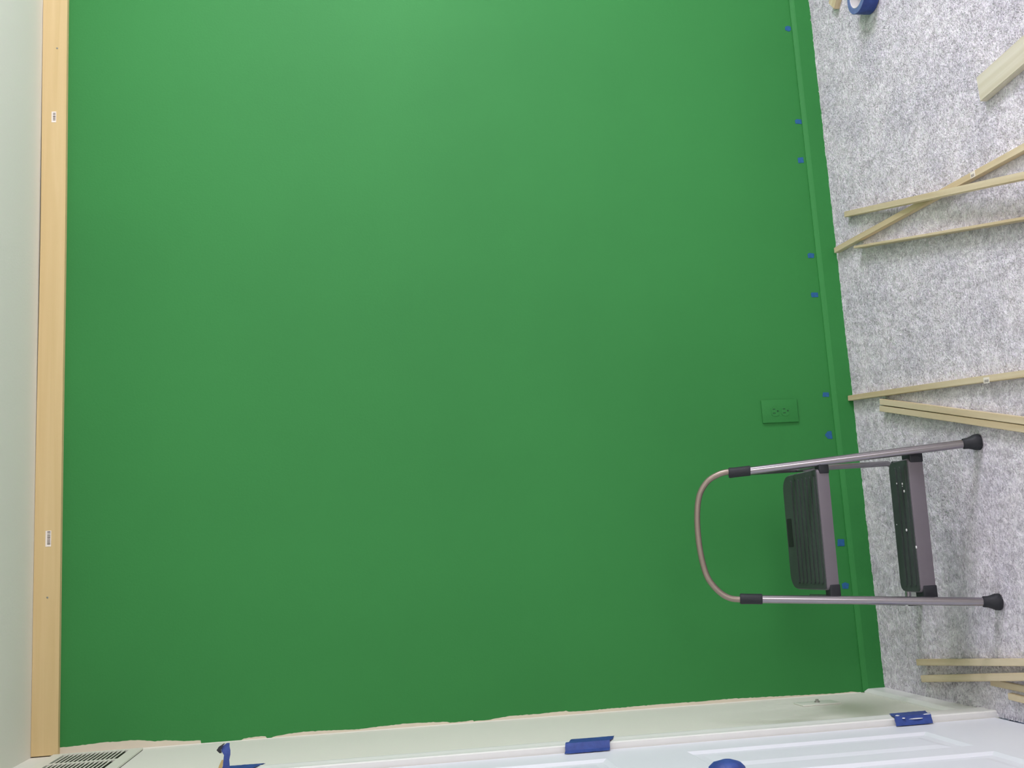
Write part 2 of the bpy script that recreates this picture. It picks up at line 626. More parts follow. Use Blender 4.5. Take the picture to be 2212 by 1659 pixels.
# ---- caulk bead in the corner between green wall and white wall
bm = new_bm()
tube(bm, [(0.0004, -0.0008, z) for z in np.linspace(0.07, 2.43, 30)], 0.0016, n=8)
struct('trim_2', bm, 'white_wall', smooth=True)

# ---- door casing (profiled) and door
CAS = [(0, 0), (0, 0.0135), (0.004, 0.0155), (0.016, 0.0160), (0.040, 0.0140), (0.052, 0.0160), (0.071, 0.0160),
       (0.0755, 0.0135), (0.0755, 0.0)]
bm = new_bm()
yo = -0.530
sweep_profile(bm, CAS, (0, yo, -0.02), (0, yo, DZ + 0.057), (0, -1, 0), (1, 0, 0))
sweep_profile(bm, CAS, (0, DY1 - 0.0765, -0.02), (0, DY1 - 0.0765, DZ + 0.057), (0, 1, 0), (1, 0, 0))
sweep_profile(bm, CAS, (0, yo, DZ + 0.057), (0, DY1 - 0.0765, DZ + 0.057), (0, 0, -1), (1, 0, 0))
struct('trim_1', bm, 'trim')


def panel_loops(bm, y0, y1, z0, z1):
    levels = [(0, 0.0), (0.011, -0.0058), (0.03, -0.0065), (0.053, -0.002)]
    prev = None
    for ins, x in levels:
        ring = [bm.verts.new((x, a, b)) for a, b in ((y0 - ins, z0 + ins), (y1 + ins, z0 + ins),
                                                      (y1 + ins, z1 - ins), (y0 - ins, z1 - ins))]
        if prev:
            for i in range(4):
                bm.faces.new((prev[i], prev[(i + 1) % 4], ring[(i + 1) % 4], ring[i]))
        prev = ring
    bm.faces.new(prev)


bm = new_bm()
dy0, dy1, dz0, dz1 = DY0 - 0.003, DY1 + 0.003, 0.008, DZ - 0.003
ycuts = [dy0, -0.720, -0.925, -1.000, -1.208, dy1]
zcuts = [dz0, 0.250, 0.826, 1.012, 1.655, 1.755, 1.925, dz1]
for i in range(5):
    for j in range(7):
        a0, a1, b0, b1 = ycuts[i], ycuts[i + 1], zcuts[j], zcuts[j + 1]
        if i in (1, 3) and j in (1, 3, 5):
            panel_loops(bm, a0, a1, b0, b1)
        else:
            bm.faces.new([bm.verts.new((0, y, z)) for y, z in ((a0, b0), (a1, b0), (a1, b1), (a0, b1))])
bmesh.ops.remove_doubles(bm, verts=bm.verts, dist=1e-5)
bv = [bm.verts.new((-0.035, y, z)) for y, z in ((dy0, dz0), (dy1, dz0), (dy1, dz1), (dy0, dz1))]
bm.faces.new(bv)
for e in [(0, 1), (1, 2), (2, 3), (3, 0)]:
    pts = [v for v in bm.verts if abs(v.co.x) < 1e-6]
    a, b = bv[e[0]].co, bv[e[1]].co
    on = [v for v in pts if (abs((v.co.y - a.y) * (b.z - a.z) - (v.co.z - a.z) * (b.y - a.y)) < 1e-6)]
    on.sort(key=lambda v: (v.co.yz - a.yz).length)
    bm.faces.new([bv[e[0]], bv[e[1]]] + on[::-1])
door = struct('door_1', bm, 'door')


# ------------------------------------------------------------------ taped doorknob (part of the door)
def lathe(bm, prof, centre, axis, n=28):
    """prof: list of (distance along axis, radius)"""
    ax = Vector(axis).normalized()
    up = Vector((0, 0, 1)) if abs(ax.z) < 0.9 else Vector((0, 1, 0))
    u = ax.cross(up).normalized()
    v = ax.cross(u)
    rings = []
    for d, r in prof:
        rings.append([bm.verts.new(Vector(centre) + ax * d + (u * math.cos(a) + v * math.sin(a)) * max(r, 1e-5))
                      for a in [2 * math.pi * k / n for k in range(n)]])
    for a, b in zip(rings, rings[1:]):
        for k in range(n):
            bm.faces.new((a[k], a[(k + 1) % n], b[(k + 1) % n], b[k]))
    bm.faces.new(rings[0][::-1])
    bm.faces.new(rings[-1])


bm = new_bm()
KC = (0, -1.250, 0.905)
lathe(bm, [(0.0, 0.034), (0.006, 0.034), (0.010, 0.028), (0.018, 0.018), (0.028, 0.017), (0.034, 0.024),
           (0.042, 0.031), (0.052, 0.034), (0.062, 0.032), (0.070, 0.024), (0.074, 0.010), (0.0745, 0.0005)],
      KC, (1, 0, 0))
for v in bm.verts:
    d = v.co - Vector(KC)
    if d.x > 0.012:
        v.co += Vector((0, d.y, d.z)).normalized() * 0.0022 * noise.noise(d * 70)
        v.co.x += 0.002 * noise.noise(d * 55 + Vector((3, 1, 2)))
knob = finish('door_knob', bm, 'blue_tape', door, smooth=True)
knob['label'] = 'doorknob wrapped in blue masking tape'


# ------------------------------------------------------------------ taped hinges on the casing
def crumple(bm, amp, freq, seed):
    for v in bm.verts:
        q = v.co * freq + Vector((seed, seed * 2, 0))
        v.co += Vector((abs(noise.noise(q)) * amp, noise.noise(q + Vector((9, 0, 0))) * amp * 0.8,
                        noise.noise(q + Vector((0, 9, 0))) * amp * 0.8))


def tape_piece(z0, z1, y0, y1, seed, torn=0.0):
    """a strip wrapped over the casing and the hinge barrel, as a thin shell following their profile"""
    prof = [(y0 + 0.001, 0.0146), (y0 - 0.005, 0.0166), (-0.546, 0.0168), (-0.566, 0.0164), (-0.580, 0.0166), (-0.590, 0.0176),
            (-0.600, 0.0192), (-0.606, 0.0215), (-0.613, 0.0205), (-0.618, 0.013), (-0.622, 0.0055),
            (y1, 0.0016)]
    if y0 > -0.52:
        prof = [(y0, 0.0150)] + [(-0.529, 0.0150)] + prof[1:]
    prof = [q for q in prof if y1 <= q[0] <= y0 + 0.002]
    bm = new_bm()
    n = 22
    rows = []
    for i in range(n + 1):
        t = i / n
        z = z0 + (z1 - z0) * t - 0.013
        row = []
        for k, (y, x) in enumerate(prof):
            e = 0.0012 * noise.noise(Vector((z * 70, y * 60, seed)))
            row.append(bm.verts.new((x + abs(e) + 0.0004, y + (0.0018 * noise.noise(Vector((z * 90, seed, k))) if k in (0, len(prof) - 1) else 0),
                                     z + 0.35 * max(0.0, y0 - y) + (0.002 * noise.noise(Vector((y * 160, seed, 0))) if i in (0, n) else 0))))
        rows.append(row)
    for a, b in zip(rows, rows[1:]):
        for k in range(len(prof) - 1):
            bm.faces.new((a[k], a[k + 1], b[k + 1], b[k]))
    ret = bmesh.ops.extrude_face_region(bm, geom=bm.faces[:])
    for v in [g for g in ret['geom'] if isinstance(g, bmesh.types.BMVert)]:
        v.co.x += 0.0007
    return bm


G = 'blue tape pieces over the door hinges'
tp = thing('masking_tape_piece', 'blue tape wrapped over the door hinge at mid height, clean rectangle', 'tape',
           (0, -0.585, 0.95), G)
o = finish('tape_strip', tape_piece(0.962, 1.068, -0.529, -0.634, 1), 'blue_tape', tp, smooth=True)
o.matrix_parent_inverse = tp.matrix_world.inverted()
o.location = (0, 0.585, -0.95)

tp2 = thing('masking_tape_piece', 'blue tape over the lowest door hinge, torn and flecked with white paint', 'tape',
            (0, -0.585, 0.16), G)
o = finish('tape_strip', tape_piece(0.160, 0.255, -0.529, -0.630, 5), 'blue_tape', tp2, smooth=True)
o.location = (0, 0.585, -0.16)
bm = new_bm()
for (y, z, ry, rz, x) in [(-0.606, 0.246, 0.006, 0.005, 0.0215), (-0.616, 0.232, 0.006, 0.004, 0.016), (-0.582, 0.207, 0.002, 0.006, 0.0158),
                       (-0.590, 0.181, 0.002, 0.009, 0.0175), (-0.618, 0.200, 0.004, 0.018, 0.013), (-0.612, 0.170, 0.003, 0.010, 0.0205)]:
    z += 0.35 * (-0.529 - y) - 0.013
    m = Matrix.Translation((x + 0.0012, y, z)) @ Matrix.Diagonal((0.0014, ry, rz, 1))
    bmesh.ops.create_icosphere(bm, subdivisions=2, radius=1, matrix=m)
for v in bm.verts:
    v.co += Vector((0, 0.0018 * noise.noise(v.co * 300), 0.003 * noise.noise(v.co * 260 + Vector((4, 4, 4)))))
o = finish('paint_fleck', bm, 'white_spot', tp2, smooth=True)
o.location = (0, 0.585, -0.16)
o['label'] = 'white paint flecks on the tape'

tp3 = thing('masking_tape_piece', 'blue tape over the topmost door hinge with a loose strip sticking out', 'tape',
            (0, -0.585, 1.78), G)
o = finish('tape_strip', tape_piece(1.790, 1.878, -0.516, -0.634, 9), 'blue_tape', tp3, smooth=True)
o.location = (0, 0.585, -1.78)
# the loose strip stands out from the wall, folded at its tip
def flap(width_z, pts, th=0.0009, seed=0):
    bm = new_bm()
    rows = []
    for i, (x, y, z, w) in enumerate(pts):
        rows.append([bm.verts.new((x + 0.0015 * noise.noise(Vector((i, k, seed))), y, z + (k / 4 - 0.5) * w)) for k in range(5)])
    for a, b in zip(rows, rows[1:]):
        for k in range(4):
            bm.faces.new((a[k], a[k + 1], b[k + 1], b[k]))
    ret = bmesh.ops.extrude_face_region(bm, geom=bm.faces[:])
    for v in [g for g in ret['geom'] if isinstance(g, bmesh.types.BMVert)]:
        v.co.y -= th
    return bm


o = finish('loose_strip', flap(0, [(0.004, -0.600, 1.858, 0.022), (0.016, -0.595, 1.857, 0.019), (0.030, -0.592, 1.855, 0.015),
                                   (0.042, -0.590, 1.855, 0.013), (0.053, -0.590, 1.853, 0.014),
                                   (0.062, -0.588, 1.856, 0.020), (0.0705, -0.586, 1.857, 0.018), (0.078, -0.585, 1.851, 0.006)], seed=2),
           'blue_tape', tp3, smooth=True)
o.location = (0, 0.585, -1.78)
o = finish('tip_shade', flap(0, [(0.058, -0.592, 1.867, 0.005), (0.065, -0.592, 1.871, 0.010), (0.072, -0.590, 1.867, 0.008),
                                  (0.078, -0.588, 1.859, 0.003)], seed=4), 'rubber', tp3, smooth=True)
o.location = (0, 0.585, -1.78)  # black piece stands for the dark shading along the folded tip
o = finish('sticky_side', flap(0, [(0.006, -0.597, 1.872, 0.011), (0.018, -0.594, 1.870, 0.010), (0.031, -0.591, 1.867, 0.008),
                                   (0.043, -0.590, 1.863, 0.004)], seed=6), 'tape_back', tp3, smooth=True)
o.location = (0, 0.585, -1.78)
o['label'] = 'pale yellowish back of the tape'


# ------------------------------------------------------------------ air vent on the left wall
vy0, vy1, vz0, vz1 = -0.030, -0.375, 2.146, 2.378
vent = thing('air_vent', 'white slotted air register high on the white wall beside the ceiling', 'vent', (0, vy0, vz0))
bm = new_bm()
T = 0.0065
sy = [(-0.052, -0.192), (-0.206, -0.346)]
sz0, sz1 = 2.178, 2.346
box(bm, 0.0018, T, vy0, sy[0][0], vz0, vz1)
box(bm, 0.0018, T, sy[0][1], sy[1][0], sz0, sz1)
box(bm, 0.0018, T, sy[1][1], vy1, vz0, vz1)
box(bm, 0.0018, T, sy[0][0], sy[1][1], vz0, sz0)
box(bm, 0.0018, T, sy[0][0], sy[1][1], sz1, vz1)
ns = 15
pitch = (sz1 - sz0) / ns
for k in range(1, ns):
    zc = sz0 + k * pitch
    for a, b in sy:
        box(bm, T - 0.0012, T, b, a, zc - 0.0021, zc + 0.0021)
o = finish('grille', bm, 'vent', vent)
o.location = (0, -vy0, -vz0)
bm = new_bm()
box(bm, 0.0002, 0.0016, vy0 - 0.004, vy1 + 0.004, vz0 + 0.0, vz1 - 0.004)  # flat dark sheet on the wall, coloured as the shade inside the duct
o = finish('duct_shade_sheet', bm, 'duct_shade', vent)
o.location = (0, -vy0, -vz0)
o['label'] = 'dark sheet standing for the shade behind the slots'

# ------------------------------------------------------------------ cable wall plate on the left wall
wp = thing('wall_plate', 'small ivory cable wall plate low on the white wall by the corner', 'wall plate',
           (0, -0.155, 0.274))
bm = new_bm()
box(bm, 0.0002, 0.0042, -0.035, 0.035, -0.057, 0.057, bevel=0.0018, seg=2)
finish('plate', bm, 'plate', wp, smooth=True)
bm = new_bm()
lathe(bm, [(0.0040, 0.0075), (0.008, 0.0075), (0.0081, 0.0046), (0.0125, 0.0046), (0.0126, 0.001)], (0, 0, 0), (1, 0, 0), 12)
finish('cable_jack', bm, 'metal', wp)['label'] = 'threaded metal cable jack'

# ------------------------------------------------------------------ painted outlet on the green wall
oc = thing('electrical_outlet', 'electrical outlet and plate painted over in green, low on the green wall', 'outlet',
           (0.8625, 0, 0.2385))
bm = new_bm()
box(bm, -0.036, 0.036, -0.0062, -0.0002, -0.0585, 0.0585, bevel=0.0022, seg=2)
finish('cover_plate', bm, 'green', oc, smooth=True)
for zc in (0.0165, -0.0165):
    bm = new_bm()
    n = 20
    poly = [(0.0165 * math.cos(2 * math.pi * k / n), max(-0.0125, min(0.0125, 0.0165 * math.sin(2 * math.pi * k / n)))) for k in range(n)]
    lo = [bm.verts.new((x, -0.0060, zc + z)) for x, z in poly]
    hi = [bm.verts.new((x, -0.0072, zc + z)) for x, z in poly]
    bm.faces.new(hi)
    for k in range(n):
        bm.faces.new((lo[k], lo[(k + 1) % n], hi[(k + 1) % n], hi[k]))
    rc = finish('receptacle', bm, 'green', oc)
    bm = new_bm()
    for sx, h in ((-0.0062, 0.0045), (0.0062, 0.0038)):
        box(bm, sx - 0.0014, sx + 0.0014, -0.00755, -0.0070, zc + 0.003 - h, zc + 0.003 + h)
    bm2 = [bm.verts.new((0.003 * math.cos(a), -0.00755, zc - 0.0085 + 0.003 * math.sin(a))) for a in [2 * math.pi * k / 10 for k in range(10)]]
    bm.faces.new(bm2)
    MAT.setdefault('slot', mat('dark_green_slot', lin(26, 84, 44), 0.8))
    finish('socket_slots', bm, 'slot', rc)

# ------------------------------------------------------------------ blue tape bits along the baseboard
DOTS = [(2.148, 0.075, 'the one nearest the tape roll'),
        (1.819, 0.073, 'tall narrow, second in from the tape roll end'),
        (1.686, 0.080, 'third in from the tape roll end'),
        (1.363, 0.080, 'closest to where a crossed stick meets the baseboard'),
        (1.233, 0.082, 'small, on the stool side of the crossed sticks'),
        (0.909, 0.080, 'nearest the outlet, by a stick end'),
        (0.781, 0.084, 'pointed, between outlet and stool rail'),
        (0.448, 0.082, 'square, seen between the two stool treads'),
        (0.317, 0.082, 'rounded, by the left rail of the step stool')]
shapes = [[(-.011, -.002), (-.004, -.010), (.007, -.009), (.010, .001), (.006, .010), (-.005, .011)],
          [(-.008, -.013), (.007, -.011), (.009, .006), (.004, .013), (-.007, .011)],
          [(-.009, -.010), (.010, -.009), (.008, .010), (-.010, .009)],
          [(-.008, -.009), (.006, -.012), (.009, .004), (.005, .011), (-.008, .010)],
          [(-.008, -.012), (.007, -.012), (.008, .009), (.002, .012), (-.008, .010)],
          [(-.007, -.010), (.007, -.011), (.008, .008), (-.006, .011)],
          [(-.012, -.011), (.013, -.010), (.012, .003), (.001, .013), (-.011, .004)],
          [(-.011, -.011), (.010, -.012), (.011, .009), (-.010, .012)],
          [(-.009, -.008), (.006, -.012), (.011, .000), (.007, .011), (-.008, .010)]]
for (x, z, which), sh in zip(DOTS, shapes):
    bm = new_bm()
    a = [bm.verts.new((u, -0.0009, w)) for u, w in sh]
    b = [bm.verts.new((u, -0.0002, w)) for u, w in sh]
    bm.faces.new(a)
    bm.faces.new(b[::-1])
    for k in range(len(sh)):
        bm.faces.new((a[k], b[k], b[(k + 1) % len(sh)], a[(k + 1) % len(sh)]))
    o = finish('tape_scrap', bm, 'blue_dot')
    o.location = (x, 0, z + 0.001)
    tag(o, 'blue tape scrap on green wall, ' + which, 'tape', 'blue tape scraps above the baseboard')


# ------------------------------------------------------------------ lumber
def stick(name, label, a, b, width, th, z_top_a, z_top_b, material='pine', group='loose pine sticks on the carpet',
          cat='stick', seed=0, end_skew=0.0, bow=0.0, paper=None, parent=None):
    """a, b: xy of the centreline ends; z_top: height of the upper face at each end"""
    A = Vector((a[0], a[1], z_top_a - th / 2))
    B = Vector((b[0], b[1], z_top_b - th / 2))
    L = (B - A).length
    bm = new_bm()
    n = 14
    rows = []
    for i in range(n + 1):
        t = i / n
        x = L * t
        off = bow * math.sin(math.pi * t)
        r = []
        for (v, w) in ((-1, -1), (1, -1), (1, 1), (-1, 1)):
            e = end_skew * v if i == 0 else 0
            r.append(bm.verts.new((x + e, v * width / 2 + off + 0.0006 * noise.noise(Vector((t * 9, seed, 0))), w * th / 2)))
        rows.append(r)
    for p, q in zip(rows, rows[1:]):
        for k in range(4):
            bm.faces.new((p[k], p[(k + 1) % 4], q[(k + 1) % 4], q[k]))
    bm.faces.new(rows[0][::-1])
    bm.faces.new(rows[-1])
    bmesh.ops.recalc_face_normals(bm, faces=bm.faces)
    es = [e for e in bm.edges if e.calc_length() > 0.001 and len(e.link_faces) == 2 and e.calc_face_angle() > 1.0]
    bmesh.ops.bevel(bm, geom=es, offset=min(0.0012, th * 0.12), segments=2, affect='EDGES')
    o = finish(name, bm, material, parent)
    d = (B - A).normalized()
    up = Vector((0, 0, 1))
    side = up.cross(d).normalized()
    upv = d.cross(side)
    m = Matrix((d, side, upv)).transposed().to_4x4()
    m.translation = A
    o.matrix_world = m
    tag(o, label, cat, group)
    if paper:
        t0, t1, w = paper
        bm = new_bm()
        box(bm, t0, t1, -w / 2, w / 2, th / 2 + 0.0001, th / 2 + 0.0005)
        lb = finish('paper_label', bm, 'paper', o)
        lb['label'] = 'small white barcode label'
        bm = new_bm()
        rr = random.Random(seed)
        x = t0 + 0.003
        while x < t1 - 0.004:
            ww = rr.choice((0.0006, 0.0012, 0.002))
            box(bm, x, x + ww, -w * 0.36, w * 0.1, th / 2 + 0.0004, th / 2 + 0.0007)
            x += ww + rr.choice((0.001, 0.0016))
        finish('barcode', bm, 'ink', lb)
    return o


def ext(a, b, length):
    a, b = Vector(a), Vector(b)
    d = (b - a).normalized()
    e = a + d * length
    return (e.x, e.y)


W1, T1 = 0.0175, 0.0175
# crossed pair: the lower stick lies flat with its end at the baseboard, the upper one rests on it
a, b = (1.369, -0.032), (1.308, -1.04)
stick('wood_stick', 'pine stick under the crossing, its end touching the baseboard', a, ext(a, b, 1.75), W1, T1,
      0.0160, 0.0160, seed=1, paper=(0.79, 0.81, 0.0150))
a, b = (1.456, -0.131), (1.243, -1.005)
stick('wood_stick', 'pine stick lying across on top of another, end short of the wall', a, ext(a, b, 1.7), W1, T1,
      0.0170, 0.080, seed=2)
a, b = (1.3315, -0.190), (1.1505, -0.995)
stick('wood_stick', 'thin pine lath standing on its narrow edge, below the crossed sticks', a, ext(a, b, 1.6), 0.0075, 0.034,
      0.028, 0.028, seed=3)
a, b = (0.893, -0.016), (0.8005, -0.922)
stick('wood_stick', 'pine stick with white label, end against baseboard beneath the outlet', a, ext(a, b, 1.7), W1 - 0.001, T1,
      0.0165, 0.0165, seed=4, bow=0.004, paper=(0.75, 0.775, 0.0145))
a, b = (0.8495, -0.222), (0.6975, -0.900)
stick('wood_stick', 'pine stick of the touching pair, the one farther from the step stool', a, ext(a, b, 1.5), 0.0172, T1,
      0.0175, 0.0175, seed=5)
a, b = (0.8310, -0.214), (0.6795, -0.895)
stick('wood_stick', 'pine stick of the touching pair, the one nearer the stool foot', a, ext(a, b, 1.45), 0.0172, T1,
      0.0165, 0.0165, seed=6)
a, b = (0.1055, -0.260), (0.1455, -0.773)
stick('wood_stick', 'pine stick by the left wall, the one nearest the stool', a, ext(a, b, 1.15), 0.0172, T1,
      0.0170, 0.0170, seed=7)
a, b = (0.0625, -0.276), (0.1125, -0.765)
stick('wood_stick', 'pine stick by the left wall, second from the stool', a, ext(a, b, 1.15), 0.0185, T1,
      0.0170, 0.0360, seed=8)
a, b = (0.0830, -0.598), (0.0800, -0.758)
stick('wood_stick', 'pine stick emerging from under its neighbour near the door', a, ext(a, b, 1.3), 0.0165, 0.012,
      0.0030, 0.0010, seed=9)
a, b = (0.0590, -0.683), (0.0565, -0.755)
stick('wood_stick', 'pine stick closest to the door, short visible end', a, ext(a, b, 1.2), 0.0155, 0.013,
      0.0120, 0.0120, seed=10)
# wide boards
stick('wood_board', 'wide pale pine board with square-cut end, near the photo upper right corner', (1.5115, -0.8995),
      ext((1.5115, -0.8995), (1.520, -1.086), 1.5), 0.0635, 0.019, 0.0170, 0.0170, material='pine_pale',
      group='pine boards', cat='board', seed=11)
stick('wood_board', 'pine board end poking in beside the roll of blue tape', (2.119, -0.2), 
      ext((2.119, -0.2), (2.255, -0.36), 1.0), 0.050, 0.019, 0.0165, 0.0165,
      group='pine boards', cat='board', seed=12)

# long board along the ceiling
cb = thing('wood_board', 'long yellow pine board fixed along the top of the green wall', 'board', (0.003, 0, 2.37), 'pine boards')
bm = new_bm()
BL = ROOM_W - 0.01
n = 40
rows = []
for i in range(n + 1):
    t = i / n
    x = 0.003 + BL * t
    sag = 0.0026 * math.exp(-((x - 1.45) / 0.45) ** 2)
    z1 = 2.4393 - sag * 1.3
    z0 = 2.3695 - sag * 0.7
    rows.append([bm.verts.new((x - 0.003, y, z - 2.37)) for y, z in ((-0.0004, z0), (-0.019, z0), (-0.019, z1), (-0.0004, z1))])
for p, q in zip(rows, rows[1:]):
    for k in range(4):
        bm.faces.new((p[k], p[(k + 1) % 4], q[(k + 1) % 4], q[k]))
bm.faces.new(rows[0][::-1])
bm.faces.new(rows[-1])
finish('plank', bm, 'pine_board', cb)
for (x, z, w, h) in ((1.826, 2.4035, 0.034, 0.013), (0.583, 2.402, 0.044, 0.015)):
    bm = new_bm()
    box(bm, -w / 2, w / 2, -0.0197, -0.0191, -h / 2, h / 2)
    lb = finish('paper_label', bm, 'paper', cb)
    lb.location = (x - 0.003, 0, z - 2.37)
    lb['label'] = 'small white barcode label'
    bm = new_bm()
    rr = random.Random(int(x * 100))
    u = -w / 2 + 0.006
    while u < w / 2 - 0.004:
        ww = rr.choice((0.0008, 0.0016, 0.0024))
        box(bm, u, u + ww, -0.0201, -0.0196, -h * 0.36, h * 0.18)
        u += ww + rr.choice((0.001, 0.002))
    finish('barcode', bm, 'ink', lb)
for (x, z) in ((2.045, 2.397), (0.422, 2.402)):
    bm = new_bm()
    lathe(bm, [(0, 0.0028), (0.0006, 0.0028), (0.0008, 0.0015)], (0, -0.0191, 0), (0, -1, 0), 10)
    nl = finish('nail_head', bm, 'metal', cb)
    nl.location = (x - 0.003, 0, z - 2.37)


# ------------------------------------------------------------------ roll of blue tape
tr_ = thing('tape_roll', 'roll of wide blue masking tape lying flat on the carpet', 'tape roll', (2.0334, -0.4222, 0.0))
def ring(bm, r0, r1, z0, z1, n=64, bev=0.0012):
    prof = [(r1, z0 + bev), (r1, z1 - bev), (r1 - bev, z1), (r0 + bev, z1), (r0, z1 - bev), (r0, z0 + bev), (r0 + bev, z0), (r1 - bev, z0)]
    rings = []
    for k in range(n):
        a = 2 * math.pi * k / n
        rings.append([bm.verts.new((r * math.cos(a), r * math.sin(a), z)) for r, z in prof])
    for k in range(n):
        p, q = rings[k], rings[(k + 1) % n]
        for i in range(len(prof)):
            f = bm.faces.new((p[i], p[(i + 1) % len(prof)], q[(i + 1) % len(prof)], q[i]))
            f.material_index = 1 if i in (1, 2, 3) else 0
bm = new_bm()
ring(bm, 0.0405, 0.0570, 0.0, 0.048)
finish('tape_winding', bm, None, tr_, smooth=True, mats=['blue_tape', 'tape_side'])
bm = new_bm()
ring(bm, 0.0375, 0.0404, 0.0003, 0.0477)
finish('cardboard_core', bm, 'core', tr_, smooth=True)

# ------------------------------------------------------------------ folding step stool
st = thing('step_stool', 'grey two-step folding stool with hooped handle on the carpet before the green wall',
           'step stool', (0.47, -0.5, 0))


def put(o):
    o.location = (-0.47, 0.5, 0)
    return o


def rail_pt(side, z):
    z_ = z / 0.5675
    if side == 'r':
        a, b = Vector((0.6748, -0.6795, 0)), Vector((0.6405, -0.5095, 0.5675))
    else:
        a, b = Vector((0.2812, -0.6795, 0)), Vector((0.3187, -0.5095, 0.5675))
    return a + (b - a) * z_


for s in ('r', 'l'):
    bm = new_bm()
    tube(bm, [rail_pt(s, z) for z in (0.006, 0.15, 0.3, 0.45, 0.5675)], 0.0104, n=20)
    put(finish('front_rail', bm, 'tube', st, smooth=True))
HP = [(0.6420, -0.5140, 0.553), (0.6420, -0.5055, 0.580), (0.6425, -0.5000, 0.600), (0.6375, -0.4942, 0.6202), (0.6240, -0.4865, 0.6448),
      (0.5992, -0.4807, 0.6644), (0.5712, -0.4777, 0.6743), (0.5351, -0.4762, 0.6796), (0.4944, -0.4755, 0.6812),
      (0.4507, -0.476, 0.6798), (0.4045, -0.4777, 0.6738), (0.3707, -0.4809, 0.6636), (0.3404, -0.4875, 0.6418),
      (0.3241, -0.4943, 0.6191), (0.3190, -0.5015, 0.5940), (0.3182, -0.5080, 0.573), (0.3180, -0.5140, 0.553)]
bm = new_bm()
tube(bm, catmull(HP, 6), 0.0077, n=18)
put(finish('handle_hoop', bm, 'tube_handle', st, smooth=True))['label'] = 'brownish grey bent tube handle'
for s in ('r', 'l'):
    bm = new_bm()
    P = [rail_pt(s, z) for z in (0.541, 0.543, 0.555, 0.580, 0.5915, 0.594)]
    if s == 'r':
        P = [p + Vector((0.0012 * i / 5, 0, 0)) for i, p in enumerate(P)]
    tube(bm, P, [0.0125, 0.0132, 0.0130, 0.0130, 0.0136, 0.0120], n=20)
    sl = put(finish('rail_sleeve', bm, 'rubber', st, smooth=True))
    sl['label'] = 'black plastic sleeve'
    # boots
    bm = new_bm()
    P = [rail_pt(s, z) for z in (-0.004, 0.000, 0.010, 0.018, 0.026, 0.036, 0.037)]
    tube(bm, P, [0.0185, 0.0205, 0.0200, 0.0165, 0.0140, 0.0132, 0.0120], n=20)
    put(finish('rubber_foot', bm, 'rubber', st, smooth=True))['label'] = 'black flared rubber foot'

# rear folding frame: one bent tube with its crossbar just above the floor
def rear_pts():
    r0, r1 = Vector((0.6395, -0.497, 0.548)), Vector((0.6615, -0.292, 0.035))
    l0, l1 = Vector((0.3190, -0.497, 0.548)), Vector((0.2700, -0.296, 0.035))
    c = 0.022
    dr = (r0 - r1).normalized()
    dl = (l0 - l1).normalized()
    h = (l1 - r1).normalized()
    pts = [r0, r0.lerp(r1, 0.5), r1 + dr * c, r1 + dr * c * 0.3 + h * c * 0.3, r1 + h * c,
           l1 - h * c, l1 - h * c * 0.3 + dl * c * 0.3, l1 + dl * c, l0.lerp(l1, 0.5), l0]
    return pts


bm = new_bm()
tube(bm, rear_pts(), 0.0078, n=16)
put(finish('rear_frame', bm, 'tube', st, smooth=True))['label'] = 'rear bent tube with crossbar'
for x, y in ((0.6590, -0.290), (0.2705, -0.292)):
    bm = new_bm()
    tube(bm, [(x, y, -0.004), (x, y + 0.0, 0.006), (x, y - 0.001, 0.028), (x, y - 0.001, 0.036)], [0.0085, 0.0088, 0.0084, 0.0080], n=14)
    put(finish('rubber_foot', bm, 'rubber', st, smooth=True))


def rounded_rect(x0, x1, y0, y1, rf, rb, n=6):
    """front edge is y0 (towards the camera), back edge y1"""
    pts = []
    for cx, cy, r, a0 in ((x1 - rf, y0 + rf, rf, -90), (x1 - rb, y1 - rb, rb, 0), (x0 + rb, y1 - rb, rb, 90), (x0 + rf, y0 + rf, rf, 180)):
        for k in range(n + 1):
            a = math.radians(a0 + 90 * k / n)
            pts.append((cx + r * math.cos(a), cy + r * math.sin(a)))
    return pts


